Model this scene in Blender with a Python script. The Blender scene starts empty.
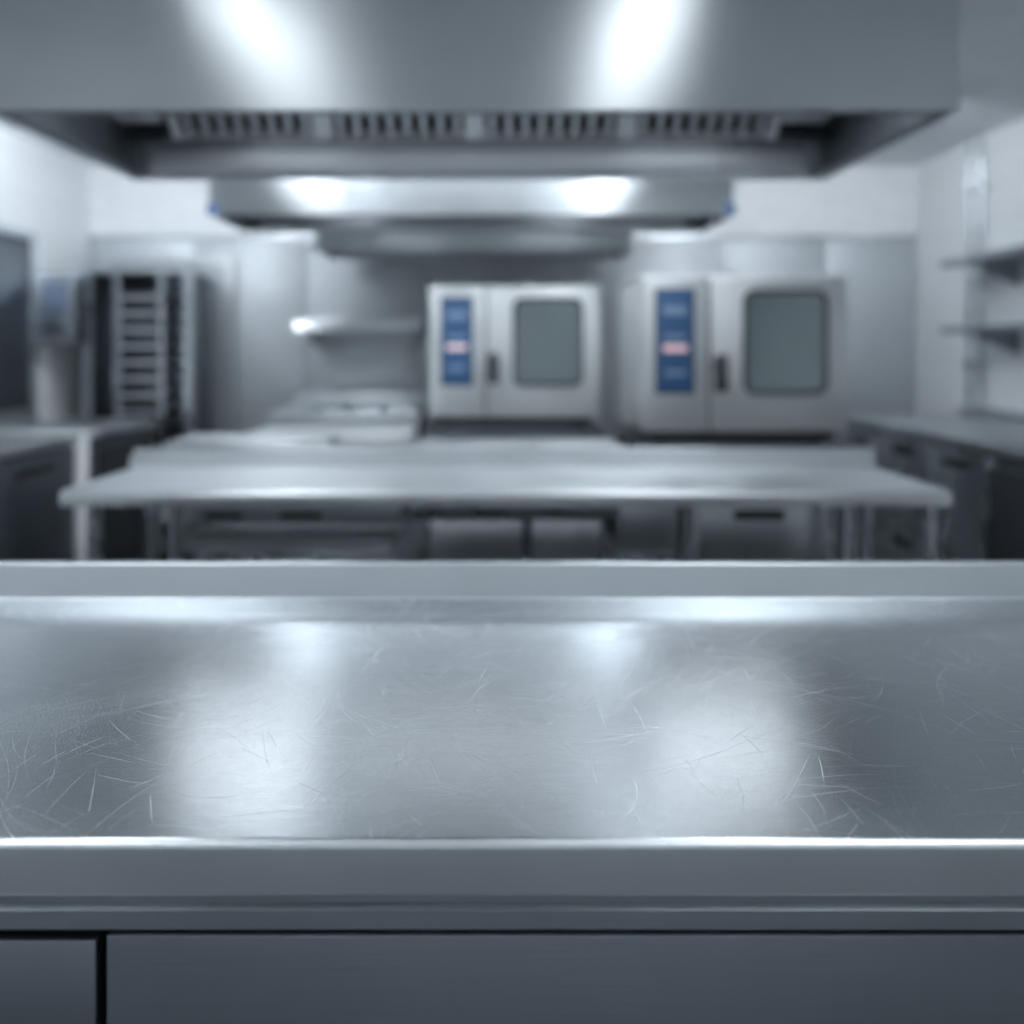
import bpy, bmesh, math, random
from mathutils import Vector, Matrix
random.seed(4)
S=bpy.context.scene
S.view_settings.view_transform='Standard'
S.view_settings.look='None'

# ---------------------------------------------------------------- materials
def newmat(name):
    m=bpy.data.materials.new(name); m.use_nodes=True
    nt=m.node_tree; b=nt.nodes['Principled BSDF']; return m,nt,b
def steel(name,col=(.60,.635,.67),rough=.28,var=.08,scale=(1.5,1.5,1.5),fine=(3,300,300),bump=.0,aniso=0,metal=1.0):
    m,nt,b=newmat(name); N=nt.nodes; L=nt.links
    b.inputs['Metallic'].default_value=metal
    tc=N.new('ShaderNodeTexCoord')
    mp=N.new('ShaderNodeMapping'); mp.inputs['Scale'].default_value=scale; L.new(tc.outputs['Object'],mp.inputs[0])
    n1=N.new('ShaderNodeTexNoise'); n1.inputs['Scale'].default_value=2; n1.inputs['Detail'].default_value=2; L.new(mp.outputs[0],n1.inputs[0])
    fac=n1.outputs[0]; lo,hi=.3,.7
    if bump:
        mp2=N.new('ShaderNodeMapping'); mp2.inputs['Scale'].default_value=fine; L.new(tc.outputs['Object'],mp2.inputs[0])
        n2=N.new('ShaderNodeTexNoise'); n2.inputs['Scale'].default_value=1; n2.inputs['Detail'].default_value=1; L.new(mp2.outputs[0],n2.inputs[0])
        ad=N.new('ShaderNodeMath'); ad.operation='ADD'; L.new(n1.outputs[0],ad.inputs[0]); L.new(n2.outputs[0],ad.inputs[1]); fac=ad.outputs[0]; lo,hi=.6,1.4
    mr=N.new('ShaderNodeMapRange'); mr.inputs[1].default_value=lo; mr.inputs[2].default_value=hi
    mr.inputs[3].default_value=rough-var; mr.inputs[4].default_value=rough+var
    L.new(fac,mr.inputs[0]); L.new(mr.outputs[0],b.inputs['Roughness'])
    cr=N.new('ShaderNodeMapRange'); cr.inputs[1].default_value=lo; cr.inputs[2].default_value=hi; cr.inputs[3].default_value=.95; cr.inputs[4].default_value=1.04
    L.new(fac,cr.inputs[0])
    mx=N.new('ShaderNodeVectorMath'); mx.operation='SCALE'; mx.inputs[0].default_value=col; L.new(cr.outputs[0],mx.inputs['Scale'])
    L.new(mx.outputs[0],b.inputs['Base Color'])
    if bump:
        bp=N.new('ShaderNodeBump'); bp.inputs['Strength'].default_value=bump; bp.inputs['Distance'].default_value=.001
        L.new(n2.outputs[0],bp.inputs['Height']); L.new(bp.outputs[0],b.inputs['Normal'])
    if aniso:
        b.inputs['Anisotropic'].default_value=aniso; b.inputs['Anisotropic Rotation'].default_value=.25
        tg=N.new('ShaderNodeTangent'); tg.direction_type='RADIAL'; tg.axis='Z'
        L.new(tg.outputs[0],b.inputs['Tangent'])
    return m
def plain(name,col,rough=.5,metal=0,noise=.04,scale=6,spec=.5):
    m,nt,b=newmat(name); N=nt.nodes; L=nt.links
    b.inputs['Metallic'].default_value=metal; b.inputs['Roughness'].default_value=rough
    tc=N.new('ShaderNodeTexCoord'); n=N.new('ShaderNodeTexNoise'); n.inputs['Scale'].default_value=scale; n.inputs['Detail'].default_value=1
    L.new(tc.outputs['Object'],n.inputs[0])
    mr=N.new('ShaderNodeMapRange'); mr.inputs[3].default_value=1-noise*2; mr.inputs[4].default_value=1+noise*2; L.new(n.outputs[0],mr.inputs[0])
    mx=N.new('ShaderNodeVectorMath'); mx.operation='SCALE'; mx.inputs[0].default_value=col; L.new(mr.outputs[0],mx.inputs['Scale']); L.new(mx.outputs[0],b.inputs['Base Color'])
    return m
def emis(name,col,st):
    m,nt,b=newmat(name)
    b.inputs['Base Color'].default_value=(.8,.8,.8,1)
    b.inputs['Emission Color'].default_value=(*col,1); b.inputs['Emission Strength'].default_value=st
    return m
def tile(name,col,grout,tw,th,rough=.25):
    m,nt,b=newmat(name); N=nt.nodes; L=nt.links
    tc=N.new('ShaderNodeTexCoord'); sx=N.new('ShaderNodeSeparateXYZ'); L.new(tc.outputs['Object'],sx.inputs[0])
    ad=N.new('ShaderNodeMath'); ad.operation='ADD'; L.new(sx.outputs[0],ad.inputs[0]); L.new(sx.outputs[1],ad.inputs[1])
    cb=N.new('ShaderNodeCombineXYZ'); L.new(ad.outputs[0],cb.inputs[0]); L.new(sx.outputs[2],cb.inputs[1])
    br=N.new('ShaderNodeTexBrick'); br.offset=0; br.inputs['Scale'].default_value=1
    br.inputs['Brick Width'].default_value=tw; br.inputs['Row Height'].default_value=th; br.inputs['Mortar Size'].default_value=.003
    br.inputs['Color1'].default_value=(*col,1); br.inputs['Color2'].default_value=(*[c*.97 for c in col],1); br.inputs['Mortar'].default_value=(*grout,1)
    L.new(cb.outputs[0],br.inputs[0]); L.new(br.outputs[0],b.inputs['Base Color']); b.inputs['Roughness'].default_value=rough
    return m

def benchsteel():
    m,nt,b=newmat('worktop_steel'); N=nt.nodes; L=nt.links
    b.inputs['Metallic'].default_value=1
    tc=N.new('ShaderNodeTexCoord'); OC=tc.outputs['Object']
    def math_(op,a,c=None,d=None):
        n=N.new('ShaderNodeMath'); n.operation=op
        for i,v in enumerate((a,c,d)):
            if v is None: continue
            if isinstance(v,(int,float)): n.inputs[i].default_value=v
            else: L.new(v,n.inputs[i])
        return n.outputs[0]
    def mr(v,a,c,d,e):
        n=N.new('ShaderNodeMapRange'); L.new(v,n.inputs[0])
        for i,x in enumerate((a,c,d,e)): n.inputs[i+1].default_value=x
        return n.outputs[0]
    def noise(scale,detail=2,ms=None,dist=0):
        src=OC
        if ms:
            mp=N.new('ShaderNodeMapping'); mp.inputs['Scale'].default_value=ms; L.new(OC,mp.inputs[0]); src=mp.outputs[0]
        n=N.new('ShaderNodeTexNoise'); n.inputs['Scale'].default_value=scale; n.inputs['Detail'].default_value=detail; n.inputs['Distortion'].default_value=dist
        L.new(src,n.inputs[0]); return n.outputs[0]
    # one random curved scratch (or small family of parallel arcs) per voronoi cell
    def layer(scale,off,half,w,curv,fam=0,keep=.5,gain=1.):
        mp=N.new('ShaderNodeMapping'); mp.inputs['Scale'].default_value=(1,1,0); mp.inputs['Location'].default_value=(off,off*.7,0); L.new(OC,mp.inputs[0])
        v=N.new('ShaderNodeTexVoronoi'); v.voronoi_dimensions='2D'; v.inputs['Scale'].default_value=scale; L.new(mp.outputs[0],v.inputs['Vector'])
        sub=N.new('ShaderNodeVectorMath'); sub.operation='SUBTRACT'; L.new(mp.outputs[0],sub.inputs[0]); L.new(v.outputs['Position'],sub.inputs[1])
        sc=N.new('ShaderNodeSeparateColor'); L.new(v.outputs['Color'],sc.inputs[0])
        ang=math_('MULTIPLY',sc.outputs[0],6.283)
        ro=N.new('ShaderNodeVectorRotate'); ro.rotation_type='Z_AXIS'; L.new(sub.outputs[0],ro.inputs['Vector']); L.new(ang,ro.inputs['Angle'])
        xy=N.new('ShaderNodeSeparateXYZ'); L.new(ro.outputs[0],xy.inputs[0]); x,y=xy.outputs[0],xy.outputs[1]
        k=math_('MULTIPLY',math_('SUBTRACT',sc.outputs[1],.3),curv)
        yy=math_('SUBTRACT',y,math_('MULTIPLY',k,math_('MULTIPLY',x,x)))
        if fam:
            ln=mr(math_('PINGPONG',yy,fam),0,w,1,0)
            ln=math_('MULTIPLY',ln,mr(math_('ABSOLUTE',yy),fam*1.5,fam*2.5,1,0))
        else: ln=mr(math_('ABSOLUTE',yy),0,w,1,0)
        ln=math_('MULTIPLY',ln,mr(math_('ABSOLUTE',x),half*.2,half,1,0))
        return math_('MULTIPLY',ln,math_('MULTIPLY',mr(sc.outputs[2],keep,1,0.1,1),gain))
    tot=layer(3.2,1.0,.16,.0006,2.5,.012,.3,.8)
    for a in ((5,4.3,.12,.0006,5,0,.0,.9),(9,8.1,.06,.0006,5,0,.0,.8),(6,12.7,.14,.0006,4,0,.0,.9),(7,15.7,.10,.0006,-4,0,.0,.9),(8,45.7,.09,.0006,5,.009,.3,.7),(6,75.7,.11,.0006,4,0,.0,.9),(12,95.2,.07,.0006,-5,0,.0,.9),(16,20.3,.05,.0006,8,0,.0,.9),(22,31.3,.04,.0006,6,0,.0,.9)):
        tot=math_('MAXIMUM',tot,layer(*a))
    patch=noise(6,3)
    tot=math_('MULTIPLY',tot,mr(patch,.40,.58,.6,1.1))
    ge=N.new('ShaderNodeNewGeometry'); nx=N.new('ShaderNodeSeparateXYZ'); L.new(ge.outputs['Normal'],nx.inputs[0])
    up=mr(nx.outputs[2],.9,.98,0,1)
    tot=math_('MULTIPLY',tot,up)
    curved=math_('MULTIPLY',mr(nx.outputs[2],.05,.3,.10,.18),math_('SUBTRACT',1,up))
    grain=noise(1,1,(550,750,300))
    brush=noise(1,1,(35,600,35))
    smudge=noise(3.5,4,(1,1.2,1),.6)
    r=math_('ADD',mr(smudge,.3,.7,.20,.26),math_('MULTIPLY',mr(grain,.3,.7,-.04,.04),up))
    r=math_('ADD',math_('ADD',r,curved),math_('MULTIPLY',tot,.12))
    L.new(r,b.inputs['Roughness'])
    c=math_('ADD',mr(smudge,.3,.7,.96,1.03),math_('MULTIPLY',mr(grain,.3,.7,-.12,.12),up))
    c=math_('ADD',c,math_('MULTIPLY',mr(brush,.3,.7,-.05,.05),up))
    c=math_('ADD',c,math_('MULTIPLY',tot,.55))
    mx=N.new('ShaderNodeVectorMath'); mx.operation='SCALE'; mx.inputs[0].default_value=(.63,.665,.695); L.new(c,mx.inputs['Scale']); L.new(mx.outputs[0],b.inputs['Base Color'])
    h=math_('ADD',math_('MULTIPLY',math_('MULTIPLY',grain,up),.5),math_('MULTIPLY',tot,-.42))
    bp=N.new('ShaderNodeBump'); bp.inputs['Strength'].default_value=.22; bp.inputs['Distance'].default_value=.0006
    L.new(h,bp.inputs['Height']); L.new(bp.outputs[0],b.inputs['Normal'])
    return m

STEEL=steel('brushed_steel')
STEEL_T=steel('table_steel',(.68,.71,.735),.34,.05,(2,2,2))
HOOD=steel('hood_steel',(.59,.62,.645),.36,.02,(1,1,1),aniso=.9)
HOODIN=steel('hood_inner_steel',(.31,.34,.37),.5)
TROUGH=steel('trough_steel',(.50,.53,.57),.55,metal=.8)
FILT=steel('filter_steel',(.50,.53,.57),.45,metal=.6)
FILTF=steel('filter_frame_steel',(.68,.71,.75),.45,metal=.5)
CLAD=steel('cladding_steel',(.60,.63,.66),.58,.05,metal=.75)
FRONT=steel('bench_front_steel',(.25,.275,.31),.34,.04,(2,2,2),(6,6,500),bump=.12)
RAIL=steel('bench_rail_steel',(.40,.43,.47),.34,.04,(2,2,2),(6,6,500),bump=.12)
BENCH=benchsteel()
OVEN=steel('oven_steel',(.66,.68,.695),.45,.04,metal=.7)
DARK=plain('black_gap',(.012,.014,.018),.6)
DSTEEL=steel('dark_steel',(.17,.19,.22),.4)
SHELF=steel('shelf_steel',(.36,.39,.43),.4)
RUB=plain('black_rubber',(.02,.02,.025),.6)
WHITE=plain('painted_white',(.86,.88,.90),.5)
CEIL=plain('ceiling_paint',(.76,.79,.82),.6)
TILEW=tile('wall_tile',(.90,.92,.94),(.80,.83,.86),.3,.2,.45)
FLOOR=tile('floor_tile',(.24,.26,.28),(.12,.13,.14),.3,.3,.35)
BLUE=emis('blue_display',(.05,.16,.42),.12); BLUE.node_tree.nodes['Principled BSDF'].inputs['Base Color'].default_value=(.03,.08,.17,1)
BLUEF=plain('blue_film',(.06,.12,.25),.5)
WDISP=emis('white_display',(.7,.8,1),.1); WDISP.node_tree.nodes['Principled BSDF'].inputs['Base Color'].default_value=(.15,.25,.42,1)
RDISP=emis('red_display',(.9,.25,.3),.4)
GLASS=steel('oven_window_glass',(.24,.285,.295),.10,.02,metal=.85)
GASK=plain('window_gasket',(.05,.06,.07),.4)
LED=(.895,.955,1)
LPAN=emis('ceiling_led',LED,7)
LREAR=emis('ceiling_led_wide',LED,9)
LMID=emis('ceiling_led_mid',LED,32)
LMIDC=emis('added_fill_led',LED,4)
LBACK=emis('added_wash_led',LED,40)
LHOOD=emis('hood_led',LED,4.2)
LHOODC=emis('added_hood_led',LED,1.6)

# ---------------------------------------------------------------- helpers
def grp(name,loc):
    e=bpy.data.objects.new(name,None); e.location=loc; e.empty_display_size=.1; S.collection.objects.link(e); return e
def finish(bm,name,mat,parent,smooth=True):
    me=bpy.data.meshes.new(name)
    if parent: bmesh.ops.translate(bm,verts=bm.verts,vec=-Vector(parent.location))
    bmesh.ops.recalc_face_normals(bm,faces=bm.faces)
    bm.to_mesh(me); bm.free()
    o=bpy.data.objects.new(name,me); S.collection.objects.link(o)
    if parent: o.parent=parent
    me.materials.append(mat)
    if smooth:
        for p in me.polygons: p.use_smooth=True
        me.set_sharp_from_angle(angle=math.radians(32))
    return o
def bx(bm,x0,x1,y0,y1,z0,z1,bev=0,seg=2):
    r=bmesh.ops.create_cube(bm,size=1); vs=r['verts']
    for v in vs:
        v.co=Vector(((x0+x1)/2+v.co.x*(x1-x0),(y0+y1)/2+v.co.y*(y1-y0),(z0+z1)/2+v.co.z*(z1-z0)))
    if bev:
        es=list({e for v in vs for e in v.link_edges})
        bmesh.ops.bevel(bm,geom=es,offset=bev,segments=seg,profile=.5,affect='EDGES')
def box(name,x0,x1,y0,y1,z0,z1,mat,parent=None,bev=.004,seg=2):
    bm=bmesh.new(); bx(bm,x0,x1,y0,y1,z0,z1,bev,seg); return finish(bm,name,mat,parent)
def boxes(name,lst,mat,parent=None,bev=.003):
    bm=bmesh.new()
    for b in lst: bx(bm,*b,bev,1)
    return finish(bm,name,mat,parent)
def cylz(name,pts,r,mat,parent=None,seg=16,axis='Z'):
    bm=bmesh.new()
    for (x,y,z0,z1) in pts:
        res=bmesh.ops.create_cone(bm,cap_ends=True,segments=seg,radius1=r,radius2=r,depth=z1-z0)
        bmesh.ops.translate(bm,verts=res['verts'],vec=(x,y,(z0+z1)/2))
    return finish(bm,name,mat,parent)
def cyl_axis(name,c,r,l,axis,mat,parent,seg=20):
    bm=bmesh.new(); res=bmesh.ops.create_cone(bm,cap_ends=True,segments=seg,radius1=r,radius2=r,depth=l)
    if axis=='X': bmesh.ops.rotate(bm,verts=bm.verts,matrix=Matrix.Rotation(math.pi/2,3,'Y'))
    if axis=='Y': bmesh.ops.rotate(bm,verts=bm.verts,matrix=Matrix.Rotation(math.pi/2,3,'X'))
    bmesh.ops.translate(bm,verts=bm.verts,vec=c); return finish(bm,name,mat,parent)
def prof(name,pts,x0,x1,mat,parent=None,axis='X'):
    bm=bmesh.new(); A=[];B=[]
    for a,z in pts:
        if axis=='X': A.append(bm.verts.new((x0,a,z))); B.append(bm.verts.new((x1,a,z)))
        else: A.append(bm.verts.new((a,x0,z))); B.append(bm.verts.new((a,x1,z)))
    n=len(pts)
    for i in range(n): bm.faces.new((A[i],A[(i+1)%n],B[(i+1)%n],B[i]))
    bm.faces.new(A); bm.faces.new(B[::-1]); return finish(bm,name,mat,parent)
def rrect(name,x0,x1,z0,z1,r,y0,y1,mat,parent,hole=None):
    def loop(x0,x1,z0,z1,r,k=7):
        out=[]
        for cx,cz,a0 in ((x1-r,z1-r,0),(x0+r,z1-r,90),(x0+r,z0+r,180),(x1-r,z0+r,270)):
            for i in range(k):
                a=math.radians(a0+90*i/(k-1)); out.append((cx+r*math.cos(a),cz+r*math.sin(a)))
        return out
    O=loop(x0,x1,z0,z1,r); bm=bmesh.new()
    of=[bm.verts.new((x,y0,z)) for x,z in O]; ob=[bm.verts.new((x,y1,z)) for x,z in O]; n=len(O)
    for i in range(n): bm.faces.new((of[i],of[(i+1)%n],ob[(i+1)%n],ob[i]))
    if hole:
        I=loop(x0+hole,x1-hole,z0+hole,z1-hole,max(r-hole,.004))
        f=[bm.verts.new((x,y0,z)) for x,z in I]; b=[bm.verts.new((x,y1,z)) for x,z in I]
        for i in range(n):
            j=(i+1)%n
            bm.faces.new((f[i],f[j],b[j],b[i])); bm.faces.new((of[i],of[j],f[j],f[i])); bm.faces.new((ob[i],ob[j],b[j],b[i]))
    else:
        bm.faces.new(of); bm.faces.new(ob)
    return finish(bm,name,mat,parent)

# ---------------------------------------------------------------- room  (x right, y depth, z up)
XL,XR,YB,YF,ZC=-2.71,2.80,6.0,-2.2,2.52
box('floor',XL-.1,XR+.1,YF-.1,YB+.1,-.1,0,FLOOR,bev=0)
box('ceiling',XL-.1,XR+.1,YF-.1,YB+.1,ZC,ZC+.1,CEIL,bev=0)
box('wall_left',XL-.1,XL,YF,YB,0,ZC,TILEW,bev=0)
box('wall_right',XR,XR+.1,YF,YB,0,ZC,TILEW,bev=0)
box('wall_back',XL-.1,XR+.1,YB,YB+.1,0,ZC,WHITE,bev=0)
box('wall_front',XL-.1,XR+.1,YF-.1,YF,0,ZC,WHITE,bev=0)
g=grp('wall_cladding',(0,YB-.02,0))
xs=[XL+.005,-2.0,-1.25,-.4,.6,1.5,2.2,XR-.005]
for i in range(len(xs)-1): box('panel_%d'%(i+1),xs[i]+.003,xs[i+1]-.003,YB-.018,YB-.001,.1,2.03,CLAD,g,.003)
box('cap_strip',XL+.005,XR-.005,YB-.026,YB-.001,2.03,2.05,STEEL,g,.002)
box('baseboard_left',XL,XL+.012,YF,YB-.03,0,.1,STEEL); box('baseboard_right',XR-.012,XR,YF,YB-.03,0,.1,STEEL)

# ---------------------------------------------------------------- foreground workbench
g=grp('stainless_workbench',(0,1.06,0))
W=1.75; yf=.714; yb=1.41; zt=.9
pts=[]
R=.007
pts.append((yf,zt-.042))
for i in range(9):
    a=math.radians(180-90*i/8); pts.append((yf+R+R*math.cos(a),zt-R+R*math.sin(a)))
r2=.003
for i in range(7):
    a=math.radians(270+90*i/6); pts.append((yb-r2+r2*math.cos(a),zt+r2+r2*math.sin(a)))
r3=.004
for i in range(5):
    a=math.radians(180-90*i/4); pts.append((yb+r3+r3*math.cos(a),.956-r3+r3*math.sin(a)))
for i in range(5):
    a=math.radians(90-90*i/4); pts.append((yb+.024-r3+r3*math.cos(a),.956-r3+r3*math.sin(a)))
pts+=[(yb+.024,.86),(yf+.03,.86),(yf+.028,zt-.045),(yf+.004,zt-.045)]
prof('worktop',pts,-W,W,BENCH,g)
prof('lower_rail',[(yf+.016,.856),(yf+.016,.842),(yf+.011,.838),(yf+.011,.8235),(yf+.016,.819),(yf+.05,.819),(yf+.05,.856)],-W+.01,W-.01,RAIL,g)
box('carcass',-W+.02,W-.02,yf+.055,yb,.12,.855,DSTEEL,g)
box('shadow_gap',-W+.02,W-.02,yf+.035,yf+.054,.12,.819,DARK,g,0)
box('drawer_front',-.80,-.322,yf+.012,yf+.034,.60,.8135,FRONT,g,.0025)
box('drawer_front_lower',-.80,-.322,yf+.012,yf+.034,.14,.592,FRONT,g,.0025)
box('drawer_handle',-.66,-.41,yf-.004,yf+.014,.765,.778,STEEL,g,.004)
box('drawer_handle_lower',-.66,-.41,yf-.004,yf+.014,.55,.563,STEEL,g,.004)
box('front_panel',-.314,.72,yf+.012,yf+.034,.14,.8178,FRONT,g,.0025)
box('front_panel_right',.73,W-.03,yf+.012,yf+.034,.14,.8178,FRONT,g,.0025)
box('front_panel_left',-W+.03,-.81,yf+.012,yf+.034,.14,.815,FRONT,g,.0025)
cylz('feet',[(x,y,0,.12) for x in (-1.6,0,1.6) for y in (.85,1.32)],.022,STEEL,g)

# ---------------------------------------------------------------- generic prep table
def table(name,x0,x1,y0,y1,z=.9,up=0,th=.04,under=None,inset=.05,shelf=True,legs=None,mat=STEEL_T):
    g=grp(name,((x0+x1)/2,(y0+y1)/2,0))
    pts=[(y0,z-th)]
    for i in range(6):
        a=math.radians(180-90*i/5); pts.append((y0+.014+.014*math.cos(a),z-.014+.014*math.sin(a)))
    if up: pts+=[(y1-.022,z),(y1-.022,z+up-.004),(y1-.018,z+up),(y1-.003,z+up),(y1,z+up-.003),(y1,z-th)]
    else: pts+=[(y1-.006,z),(y1,z-.006),(y1,z-th)]
    prof('top',pts,x0,x1,mat,g)
    lx=legs or [x0+inset,x1-inset]
    cylz('legs',[(x,y,.02,z-th) for x in lx for y in (y0+inset,y1-inset)],.021,STEEL,g)
    cylz('feet',[(x,y,0,.03) for x in lx for y in (y0+inset,y1-inset)],.027,RUB,g)
    if shelf: box('undershelf',x0+inset-.02,x1-inset+.02,y0+inset-.02,y1-inset+.02,.20,.23,STEEL,g)
    boxes('apron',[(x0+inset,x1-inset,y1-inset-.015,y1-inset+.015,z-th-.05,z-th)],STEEL,g)
    return g
def drawer(g,n,x0,x1,y0,y1,z0,z1,mat=STEEL_T,slot=True):
    box('drawer_box_%s'%n,x0,x1,y0+.02,y1,z0,z1,DSTEEL,g,.002)
    box('drawer_face_%s'%n,x0+.008,x1-.008,y0,y0+.02,z0+.006,z1-.006,mat,g,.004)
    if slot:
        c=(x0+x1)/2; w=(x1-x0)*.18
        box('drawer_pull_%s'%n,c-w,c+w,y0-.006,y0+.004,z1-.055,z1-.028,DARK,g,.004)

g=table('island_worktable',-1.205,1.265,2.49,3.02,z=.9,up=.062,th=.042,legs=[-1.13,-.9,.55,.98,1.22])
drawer(g,'a',.56,.965,2.60,2.97,.66,.855)
drawer(g,'b',-.20,.09,2.64,2.97,.66,.80,slot=False)
drawer(g,'c',.10,.32,2.64,2.97,.66,.80,slot=False)
box('rail',-.25,.36,2.60,2.64,.80,.856,STEEL,g)
box('bracket_box',.35,.53,2.62,2.97,.70,.856,STEEL_T,g)
box('slide_frame',-.97,-.27,2.60,2.95,.79,.855,STEEL_T,g)
boxes('slide_rails',[(-.97,-.27,2.585,2.60,.825,.84),(-.9,-.3,2.62,2.95,.70,.735)],STEEL_T,g)
boxes('slide_slots',[(-.84,-.73,2.590,2.601,.805,.82),(-.62,-.5,2.590,2.601,.805,.82)],DARK,g)

table('prep_table',-1.30,.50,3.20,3.85,z=.912,up=0,th=.04)
tg=grp('steel_tray_stack',(-.92,3.46,.914))
for i in range(3): box('tray_%d'%(i+1),-1.22+.004*i,-.62-.003*i,3.30,3.62,.914+.014*i,.926+.014*i,STEEL_T,tg,.004)
table('prep_table',-1.22,-.42,4.15,4.85,z=.88,up=0,th=.05,mat=CLAD)
gg=grp('cooking_range',(-.85,5.3,0))
box('body',-1.25,-.42,4.98,5.65,.1,.90,CLAD,gg,.01)
box('hob_top',-1.27,-.40,4.96,5.67,.90,.94,STEEL_T,gg,.01)
boxes('pan_supports',[(-1.2+.2*i,-1.05+.2*i,5.1,5.45,.94,.965) for i in range(4)],STEEL,gg)
box('splash_back',-1.25,-.42,5.60,5.66,.94,1.02,STEEL_T,gg,.01)
boxes('oven_doors',[(-1.22,-.85,4.96,4.985,.2,.75),(-.82,-.45,4.96,4.985,.2,.75)],STEEL,gg)
cylz('feet',[(x,y,0,.1) for x in(-1.2,-.47) for y in (5.05,5.58)],.02,RUB,gg)

# ---------------------------------------------------------------- combi ovens
def oven(x0,x1,y0,y1,z0,z1):
    g=grp('combi_oven',((x0+x1)/2,(y0+y1)/2,z0))
    w=x1-x0; h=z1-z0
    fz=z0+.05
    box('body',x0,x1,y0+.03,y1,fz,z1,OVEN,g,.012)
    xc=x0+w*.33
    box('control_fascia',x0,xc-.004,y0,y0+.04,fz,z1-.005,OVEN,g,.008)
    box('door',xc+.004,x1,y0-.01,y0+.035,fz,z1-.005,OVEN,g,.012)
    box('door_seam',xc-.004,xc+.004,y0+.015,y0+.031,fz+.01,z1-.01,GASK,g,.0)
    bx0=x0+w*.075; bx1=x0+w*.25; bz0=fz+h*.235; bz1=z1-h*.09
    box('display_frame',bx0-.008,bx1+.008,y0-.006,y0+.004,bz0-.008,bz1+.008,GASK,g,.003)
    box('control_display',bx0,bx1,y0-.010,y0-.004,bz0,bz1,BLUE,g,.002)
    bh=bz1-bz0; c=(bx0+bx1)/2; bw=bx1-bx0
    box('display_readout_top',c-bw*.32,c+bw*.32,y0-.013,y0-.009,bz0+bh*.76,bz0+bh*.84,WDISP,g,.001)
    box('display_readout_red',c-bw*.34,c+bw*.34,y0-.013,y0-.009,bz0+bh*.40,bz0+bh*.46,RDISP,g,.001)
    box('display_readout_mid',c-bw*.30,c+bw*.30,y0-.013,y0-.009,bz0+bh*.52,bz0+bh*.56,WDISP,g,.001)
    box('display_readout_low',c-bw*.28,c+bw*.28,y0-.013,y0-.009,bz0+bh*.17,bz0+bh*.21,WDISP,g,.001)
    wx0=x0+w*.50; wx1=x0+w*.89; wz0=fz+h*.235; wz1=z1-h*.10
    rrect('window_frame',wx0-.010,wx1+.010,wz0-.010,wz1+.010,.05,y0-.022,y0-.008,GASK,g,hole=.02)
    rrect('window_glass',wx0+.004,wx1-.004,wz0+.004,wz1-.004,.038,y0-.018,y0-.009,GLASS,g)
    hx=x0+w*.375
    box('handle_boss',hx-.03,hx+.03,y0-.04,y0-.008,fz+h*.34,fz+h*.44,GASK,g,.006)
    box('handle_lever',hx-.028,hx+.028,y0-.06,y0-.035,fz+h*.24,fz+h*.46,GASK,g,.01)
    box('base_pan',x0+.04,x1-.04,y0+.03,y1-.03,z0+.015,fz,GASK,g,.004)
    cylz('feet',[(x,y,z0,z0+.035) for x in (x0+.1,x1-.1) for y in (y0+.1,y1-.1)],.025,RUB,g)
    cyl_axis('drain_knob',(x1-.09,y0+.03,fz-.01),.022,.04,'Y',RUB,g)
    cylz('vent_pipe',[(x0+w*.6,y1-.12,z1-.01,z1+.06)],.035,STEEL,g)
    return g
oven(.635,1.525,3.90,4.62,.885,1.615)
oven(-.345,.55,4.72,5.42,.885,1.63)
def stand(x0,x1,y0,y1):
    g=grp('oven_stand',((x0+x1)/2,(y0+y1)/2,0))
    box('top_frame',x0,x1,y0,y1,.845,.884,DSTEEL,g,.004)
    boxes('posts',[(x,x+.04,y,y+.04,.02,.846) for x in(x0,x1-.04) for y in (y0,y1-.04)],STEEL,g)
    boxes('tray_guides',[(x,x+.03,y0+.05,y1-.05,.25+.08*i,.26+.08*i) for i in range(7) for x in (x0+.03,x1-.06)],STEEL,g,.001)
    box('lower_shelf',x0+.01,x1-.01,y0+.01,y1-.01,.15,.18,STEEL,g)
    cylz('feet',[(x,y,0,.03) for x in(x0+.02,x1-.02) for y in (y0+.02,y1-.02)],.02,RUB,g)
stand(.62,1.55,3.88,4.66); stand(-.365,.57,4.70,5.45)

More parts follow.
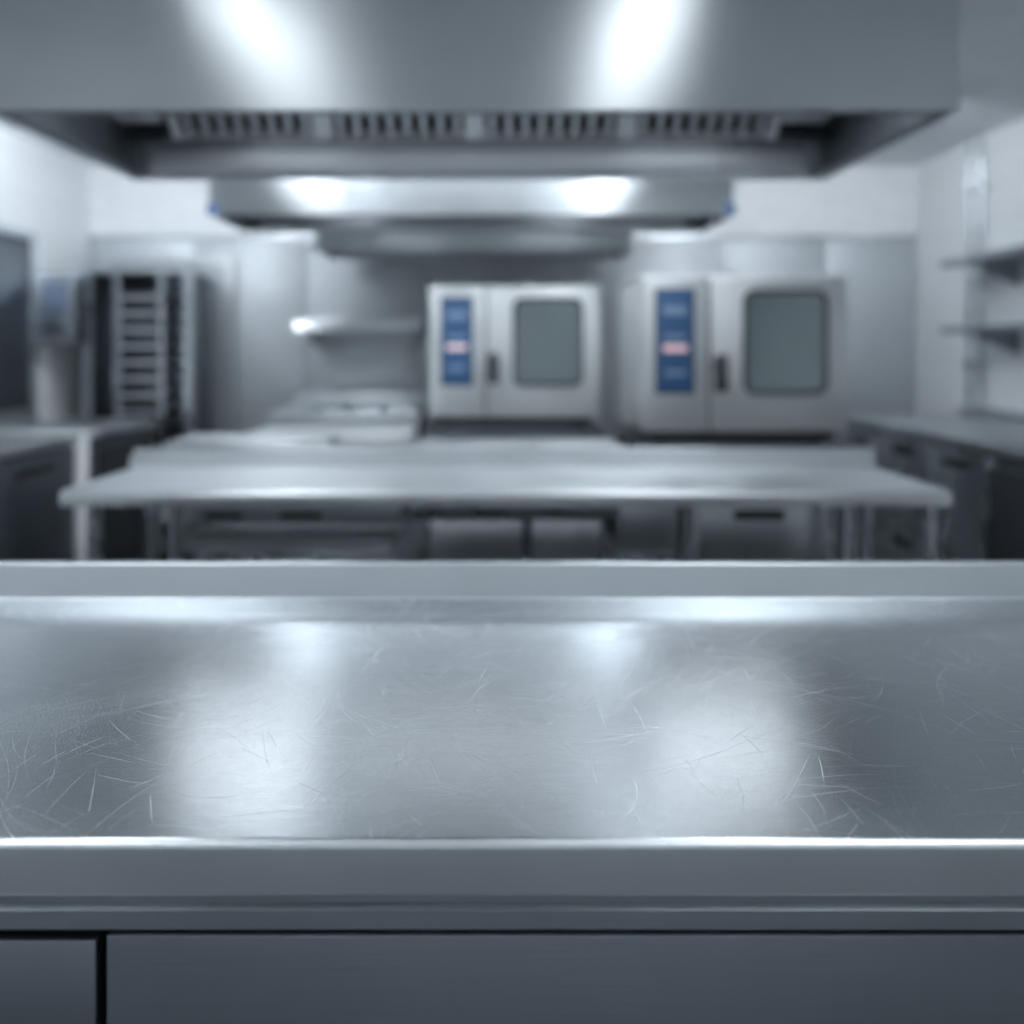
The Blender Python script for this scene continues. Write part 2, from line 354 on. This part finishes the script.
# ---------------------------------------------------------------- hoods
def hood(x0,x1,y0,y1,zb,zt,filt=True,trough=.15,fx=None,lamps=None,lampy=None,lampz=None):
    g=grp('exhaust_hood',((x0+x1)/2,(y0+y1)/2,zb))
    t=.012
    box('front_panel',x0,x1,y0,y0+t,zb,zt,HOOD,g,.003)
    box('rear_panel',x0,x1,y1-t,y1,zb,zt,HOOD,g,.003)
    box('side_left',x0,x0+t,y0+t,y1-t,zb,zt,HOOD,g,.002)
    box('side_right',x1-t,x1,y0+t,y1-t,zb,zt,HOOD,g,.002)
    boxes('rim',[(x0+t,x1-t,y0+t,y0+.05,zb,zb+.01),(x0+t,x0+.06,y0+.05,y1-.05,zb,zb+.01),(x1-.06,x1-t,y0+.05,y1-.05,zb,zb+.01)],HOODIN,g,.002)
    box('grease_trough',x0+.12,x1-.12,y1-.16,y1-t-.001,zb,zb+trough*.55,TROUGH,g,.01)
    box('trough_ledge',x0+.12,x1-.12,y1-.13,y1-t-.001,zb+trough*.55,zb+trough,HOODIN,g,.006)
    box('inner_top',x0+t,x1-t,y0+t,y1-t,zt-.03,zt-.01,HOODIN,g,0)
    boxes('inner_sides',[(x0+t,x0+t+.006,y0+t,y1-t,zb+.012,zt-.03),(x1-t-.006,x1-t,y0+t,y1-t,zb+.012,zt-.03)],HOODIN,g,0)
    if filt:
        n=4; fx0,fx1=fx; w=(fx1-fx0)/n
        ya,za,yb_,zb_=y1-.15,zb+trough-.01,y1-.42,zb+trough+.24
        bm=bmesh.new(); bf=bmesh.new()
        d=Vector((0,yb_-ya,zb_-za)); ang=math.atan2(d.z,-d.y)
        def slab(b,xa,xb,s0,s1,th):
            r=bmesh.ops.create_cube(b,size=1)
            for v in r['verts']:
                s=s0+(v.co.y+.5)*(s1-s0); nn=v.co.z*th
                base=Vector((xa+(v.co.x+.5)*(xb-xa),ya,za))+d*s
                v.co=base+Vector((0,-math.sin(ang),-math.cos(ang)))*nn
        for k in range(n):
            a=fx0+k*w; b=a+w
            slab(bf,a+.002,a+.034,0,1,.06); slab(bf,b-.034,b-.002,0,1,.06); slab(bf,a+.034,b-.034,0,.02,.035); slab(bf,a+.034,b-.034,.9,1,.05)
            m=8; pw=(w-.068)/m
            for i in range(m): slab(bm,a+.034+pw*i+pw*.3,a+.034+pw*i+pw*.7,.02,.92,.03)
        finish(bm,'filter_baffles',FILT,g); finish(bf,'filter_frames',FILTF,g)
        bk=bmesh.new()
        r=bmesh.ops.create_cube(bk,size=1)
        for v in r['verts']:
            v.co=Vector((x0+.02+(v.co.x+.5)*(x1-x0-.04),ya+.04,za+.01))+d*(v.co.y+.5)+Vector((0,0,v.co.z*.01))
        finish(bk,'plenum_shade',DARK,g)  # black sheet that paints the shade seen between the baffles
    if lamps:
        for i,(a,b) in enumerate(lamps):
            box('lamp_housing_%d'%(i+1),a-.015,b+.015,lampy[0]-.015,lampy[1]+.015,lampz+.003,lampz+.05,HOODIN,g,.004)
            box('lamp_%d'%(i+1),a,b,lampy[0],lampy[1],lampz-.004,lampz+.004,LHOOD if i<2 else LHOODC,g,0)  # third lamp is an added dim fill for the bench middle
    return g
g=hood(-1.40,1.28,2.475,3.50,1.95,ZC,fx=(-1.19,1.04),lamps=[(-1.08,-.62),(.55,1.01),(-.5,.43)],lampy=(2.82,3.08),lampz=2.135)
for i,x in enumerate((-1.31,1.10)): box('glass_lamp_cover_%d'%(i+1),x-.06,x+.10,3.18,3.30,2.12,2.17,FILTF,g,.01)
g=hood(-1.40,1.17,4.40,5.05,1.95,ZC,filt=False,trough=.1,lamps=[(-.9,-.7),(.3,.5)],lampy=(4.55,4.75),lampz=2.1)
for i,x in enumerate((-1.405,1.125)): box('blue_film_corner_%d'%(i+1),x,x+.05,4.394,4.402,1.955,2.0,BLUEF,g,0)
g=hood(-1.05,.80,5.25,5.75,1.87,ZC,filt=False,trough=.08)

# ---------------------------------------------------------------- ceiling lights
def panel(x0,x1,y0,y1,mat=LPAN,z=ZC):
    g=grp('ceiling_light_panel',((x0+x1)/2,(y0+y1)/2,z))
    boxes('frame',[(x0-.02,x1+.02,y0-.02,y0,z-.02,z),(x0-.02,x1+.02,y1,y1+.02,z-.02,z),(x0-.02,x0,y0,y1,z-.02,z),(x1,x1+.02,y0,y1,z-.02,z)],WHITE,g,.002)
    box('diffuser',x0,x1,y0,y1,z-.014,z-.002,mat,g,0)
panel(-1.13,-.87,.85,2.1); panel(-1.60,-1.14,-1.4,.72,LREAR)
panel(.50,.76,.85,2.1); panel(.76,1.22,-1.4,.72,LREAR)
panel(-1.28,-1.02,3.6,4.3,LMID); panel(.58,.84,3.6,4.3,LMID); panel(-.95,.50,3.65,4.25,LMIDC)  # last panel is added fill for second hood front and bench reflection
panel(-.87,-.65,5.085,5.215,LMID); panel(.33,.55,5.085,5.215,LMID)  # extra panels added in the gap to give the third hood highlights
# added hidden fills to brighten the far walls: opaque housing, diffuser facing the back wall
for (a,b) in ((-2.32,-1.5),(1.4,2.1)):
    g=grp('added_wall_wash',((a+b)/2,4.3,ZC))
    prof('housing',[(4.26,ZC),(4.26,2.375),(4.272,2.365),(4.36,2.365),(4.36,2.372),(4.275,2.378),(4.275,ZC)],a-.02,b+.02,CEIL,g)
    boxes('end_caps',[(a-.024,a-.018,4.26,4.36,2.365,ZC),(b+.018,b+.024,4.26,4.36,2.365,ZC)],CEIL,g,.0)
    box('diffuser',a,b,4.278,4.288,2.385,ZC-.01,LBACK,g,0)

# ---------------------------------------------------------------- left side
def side_counter(name,xf,xw,y0,y1,doors,matf=STEEL):
    s=1 if xw>xf else -1
    g=grp(name,((xf+xw)/2,(y0+y1)/2,0))
    a,b=sorted((xf,xw-s*.003))
    box('worktop',a,b,y0,y1,.86,.90,STEEL_T,g,.008)
    u=sorted((xw-s*.003,xw-s*.023)); box('upstand',u[0],u[1],y0,y1,.90,.96,STEEL_T,g,.003)
    a,b=sorted((xf+s*.03,xw-s*.01))
    box('carcass',a,b,y0+.02,y1-.02,.12,.86,DSTEEL,g,.004)
    n=len(doors); w=(y1-y0-.06)/n
    for i,k in enumerate(doors):
        ya=y0+.03+w*i+.006; yb_=y0+.03+w*(i+1)-.006
        f=sorted((xf+s*.012,xf+s*.032)); h=sorted((xf+s*.006,xf+s*.014)); c=(ya+yb_)/2
        if k=='d':
            box('door_%d'%i,f[0],f[1],ya,yb_,.15,.84,matf,g,.004)
            box('pull_%d'%i,h[0],h[1],c-w*.22,c+w*.22,.76,.80,DARK,g,.002)
        elif k=='w':
            for j in range(3):
                z0=.15+.235*j; box('drawer_%d_%d'%(i,j),f[0],f[1],ya,yb_,z0,z0+.225,matf,g,.004)
                box('pull_%d_%d'%(i,j),h[0],h[1],c-w*.2,c+w*.2,z0+.14,z0+.19,DARK,g,.002)
        elif k=='o':
            box('niche_shade_%d'%i,f[0],f[1],ya,yb_,.15,.80,DARK,g,.002)  # solid black slab, its colour standing in for a shaded opening
    cylz('feet',[(x,y,0,.12) for x in ((xf+s*.08),(xw-s*.08)) for y in (y0+.08,y1-.08)],.02,RUB,g)
    return g
side_counter('side_counter',-1.93,XL+.06,2.0,4.20,['d','d','d'],matf=DSTEEL)
side_counter('side_counter',-1.93,XL+.06,4.40,5.15,['o'],matf=DSTEEL)
g=grp('counter_end_panel',(-2.3,4.27,0)); box('panel',-2.63,-1.93,4.235,4.27,0,.9,WHITE,g); box('edge',-1.95,-1.93,4.27,4.3,0,.9,STEEL,g)
side_counter('side_counter',2.06,XR,2.7,5.4,['o','o','d','w','d'],matf=STEEL)

g=grp('door_1',(XL+.02,4.8,0))
box('leaf',XL+.004,XL+.03,4.32,5.2,0,1.93,DSTEEL,g,.004)
boxes('frame',[(XL+.002,XL+.04,4.27,4.32,0,1.97),(XL+.002,XL+.04,5.2,5.25,0,1.97),(XL+.002,XL+.04,4.32,5.2,1.93,1.97)],STEEL,g)

g=grp('tray_rack_cabinet',(-2.17,5.7,0))
x0,x1,y0,y1,z1=-2.50,-1.84,5.45,5.9,1.76
boxes('posts',[(x,x+.05,y,y+.05,.08,z1) for x in(x0,x1-.05) for y in (y0,y1-.05)],STEEL,g)
boxes('caps',[(x0,x1,y0,y1,z1,z1+.04),(x0,x1,y0,y1,.08,.12)],STEEL_T,g)
box('back_panel',x0+.05,x1-.05,y1-.03,y1-.01,.12,z1,DSTEEL,g)
boxes('side_panels',[(x0+.01,x0+.02,y0+.05,y1-.05,.12,z1),(x1-.02,x1-.01,y0+.05,y1-.05,.12,z1)],DSTEEL,g)
boxes('mullions',[(x0+.19,x0+.22,y0+.01,y0+.04,.12,z1),(x0+.46,x0+.49,y0+.01,y0+.04,.12,z1)],STEEL,g)
boxes('trays',[(x0+.21,x0+.47,y0+.02,y1-.06,.2+.1*i,.225+.1*i) for i in range(15)],STEEL_T,g,.002)
cylz('casters',[(x,y,0,.08) for x in (x0+.05,x1-.05) for y in (y0+.05,y1-.05)],.035,RUB,g)
g2=grp('cold_room_door_frame',(-1.68,5.93,0)); boxes('jambs',[(-1.77,-1.72,5.94,5.98,0,1.86),(-2.6,-2.55,5.94,5.98,0,1.86),(-2.6,-1.72,5.94,5.98,1.86,1.9)],STEEL_T,g2)
g=grp('wall_control_panel',(-2.62,5.3,1.3))
box('housing',-2.708,-2.46,5.25,5.40,1.33,1.74,SHELF,g,.012)
box('screen',-2.64,-2.49,5.242,5.252,1.50,1.68,plain('screen_blue_grey',(.16,.20,.28),.3),g,.004)
boxes('buttons',[(-2.63+.04*i,-2.605+.04*i,5.242,5.252,1.40,1.43) for i in range(3)],DARK,g,.001)

g=grp('wall_shelf',(-.9,5.85,1.45))
prof('board',[(5.68,1.415),(5.70,1.475),(5.715,1.478),(5.72,1.46),(5.978,1.46),(5.978,1.435),(5.70,1.43),(5.69,1.412)],-1.27,-.48,STEEL_T,g)
box('lip',-1.27,-.48,5.955,5.98,1.46,1.50,STEEL_T,g,.004)
boxes('brackets',[(x,x+.02,5.80,5.978,1.33,1.43) for x in (-1.2,-.58)],STEEL,g)
def rshelf(z):
    g=grp('wall_shelf',(2.65,4.2,z))
    box('board',2.50,2.797,3.4,5.05,z-.018,z+.018,SHELF,g,.004)
    for i,y in enumerate((3.6,4.8)):
        bm=bmesh.new(); p=[(2.53,z-.019),(2.797,z-.019),(2.797,z-.13),(2.78,z-.13)]
        A=[bm.verts.new((a,y,b)) for a,b in p]; B=[bm.verts.new((a,y+.02,b)) for a,b in p]
        for k in range(4): bm.faces.new((A[k],A[(k+1)%4],B[(k+1)%4],B[k]))
        bm.faces.new(A); bm.faces.new(B[::-1]); finish(bm,'bracket_%d'%(i+1),SHELF,g)
rshelf(1.77); rshelf(1.40)
g=grp('wall_pipe',(2.765,5.25,.96)); cylz('pipe',[(2.765,5.25,.96,ZC-.001),(2.765,5.12,.96,ZC-.001)],.014,STEEL,g)
boxes('clips',[(2.745,2.797,5.09,5.28,z,z+.02) for z in (1.2,1.7,2.2)],STEEL,g)

# ---------------------------------------------------------------- world, camera
w=bpy.data.worlds.new('World'); S.world=w; w.use_nodes=True
w.node_tree.nodes['Background'].inputs[0].default_value=(.6,.7,.8,1); w.node_tree.nodes['Background'].inputs[1].default_value=.3
cd=bpy.data.cameras.new('camera'); co=bpy.data.objects.new('camera',cd); S.collection.objects.link(co)
co.location=(0,0,1.29); co.rotation_euler=(math.radians(90),0,0)
cd.sensor_width=36; cd.lens=36*900/1024; cd.shift_x=17/1024; cd.shift_y=-162/1024; cd.clip_start=.02
cd.dof.use_dof=True; cd.dof.focus_distance=.88; cd.dof.aperture_fstop=1.9
S.camera=co
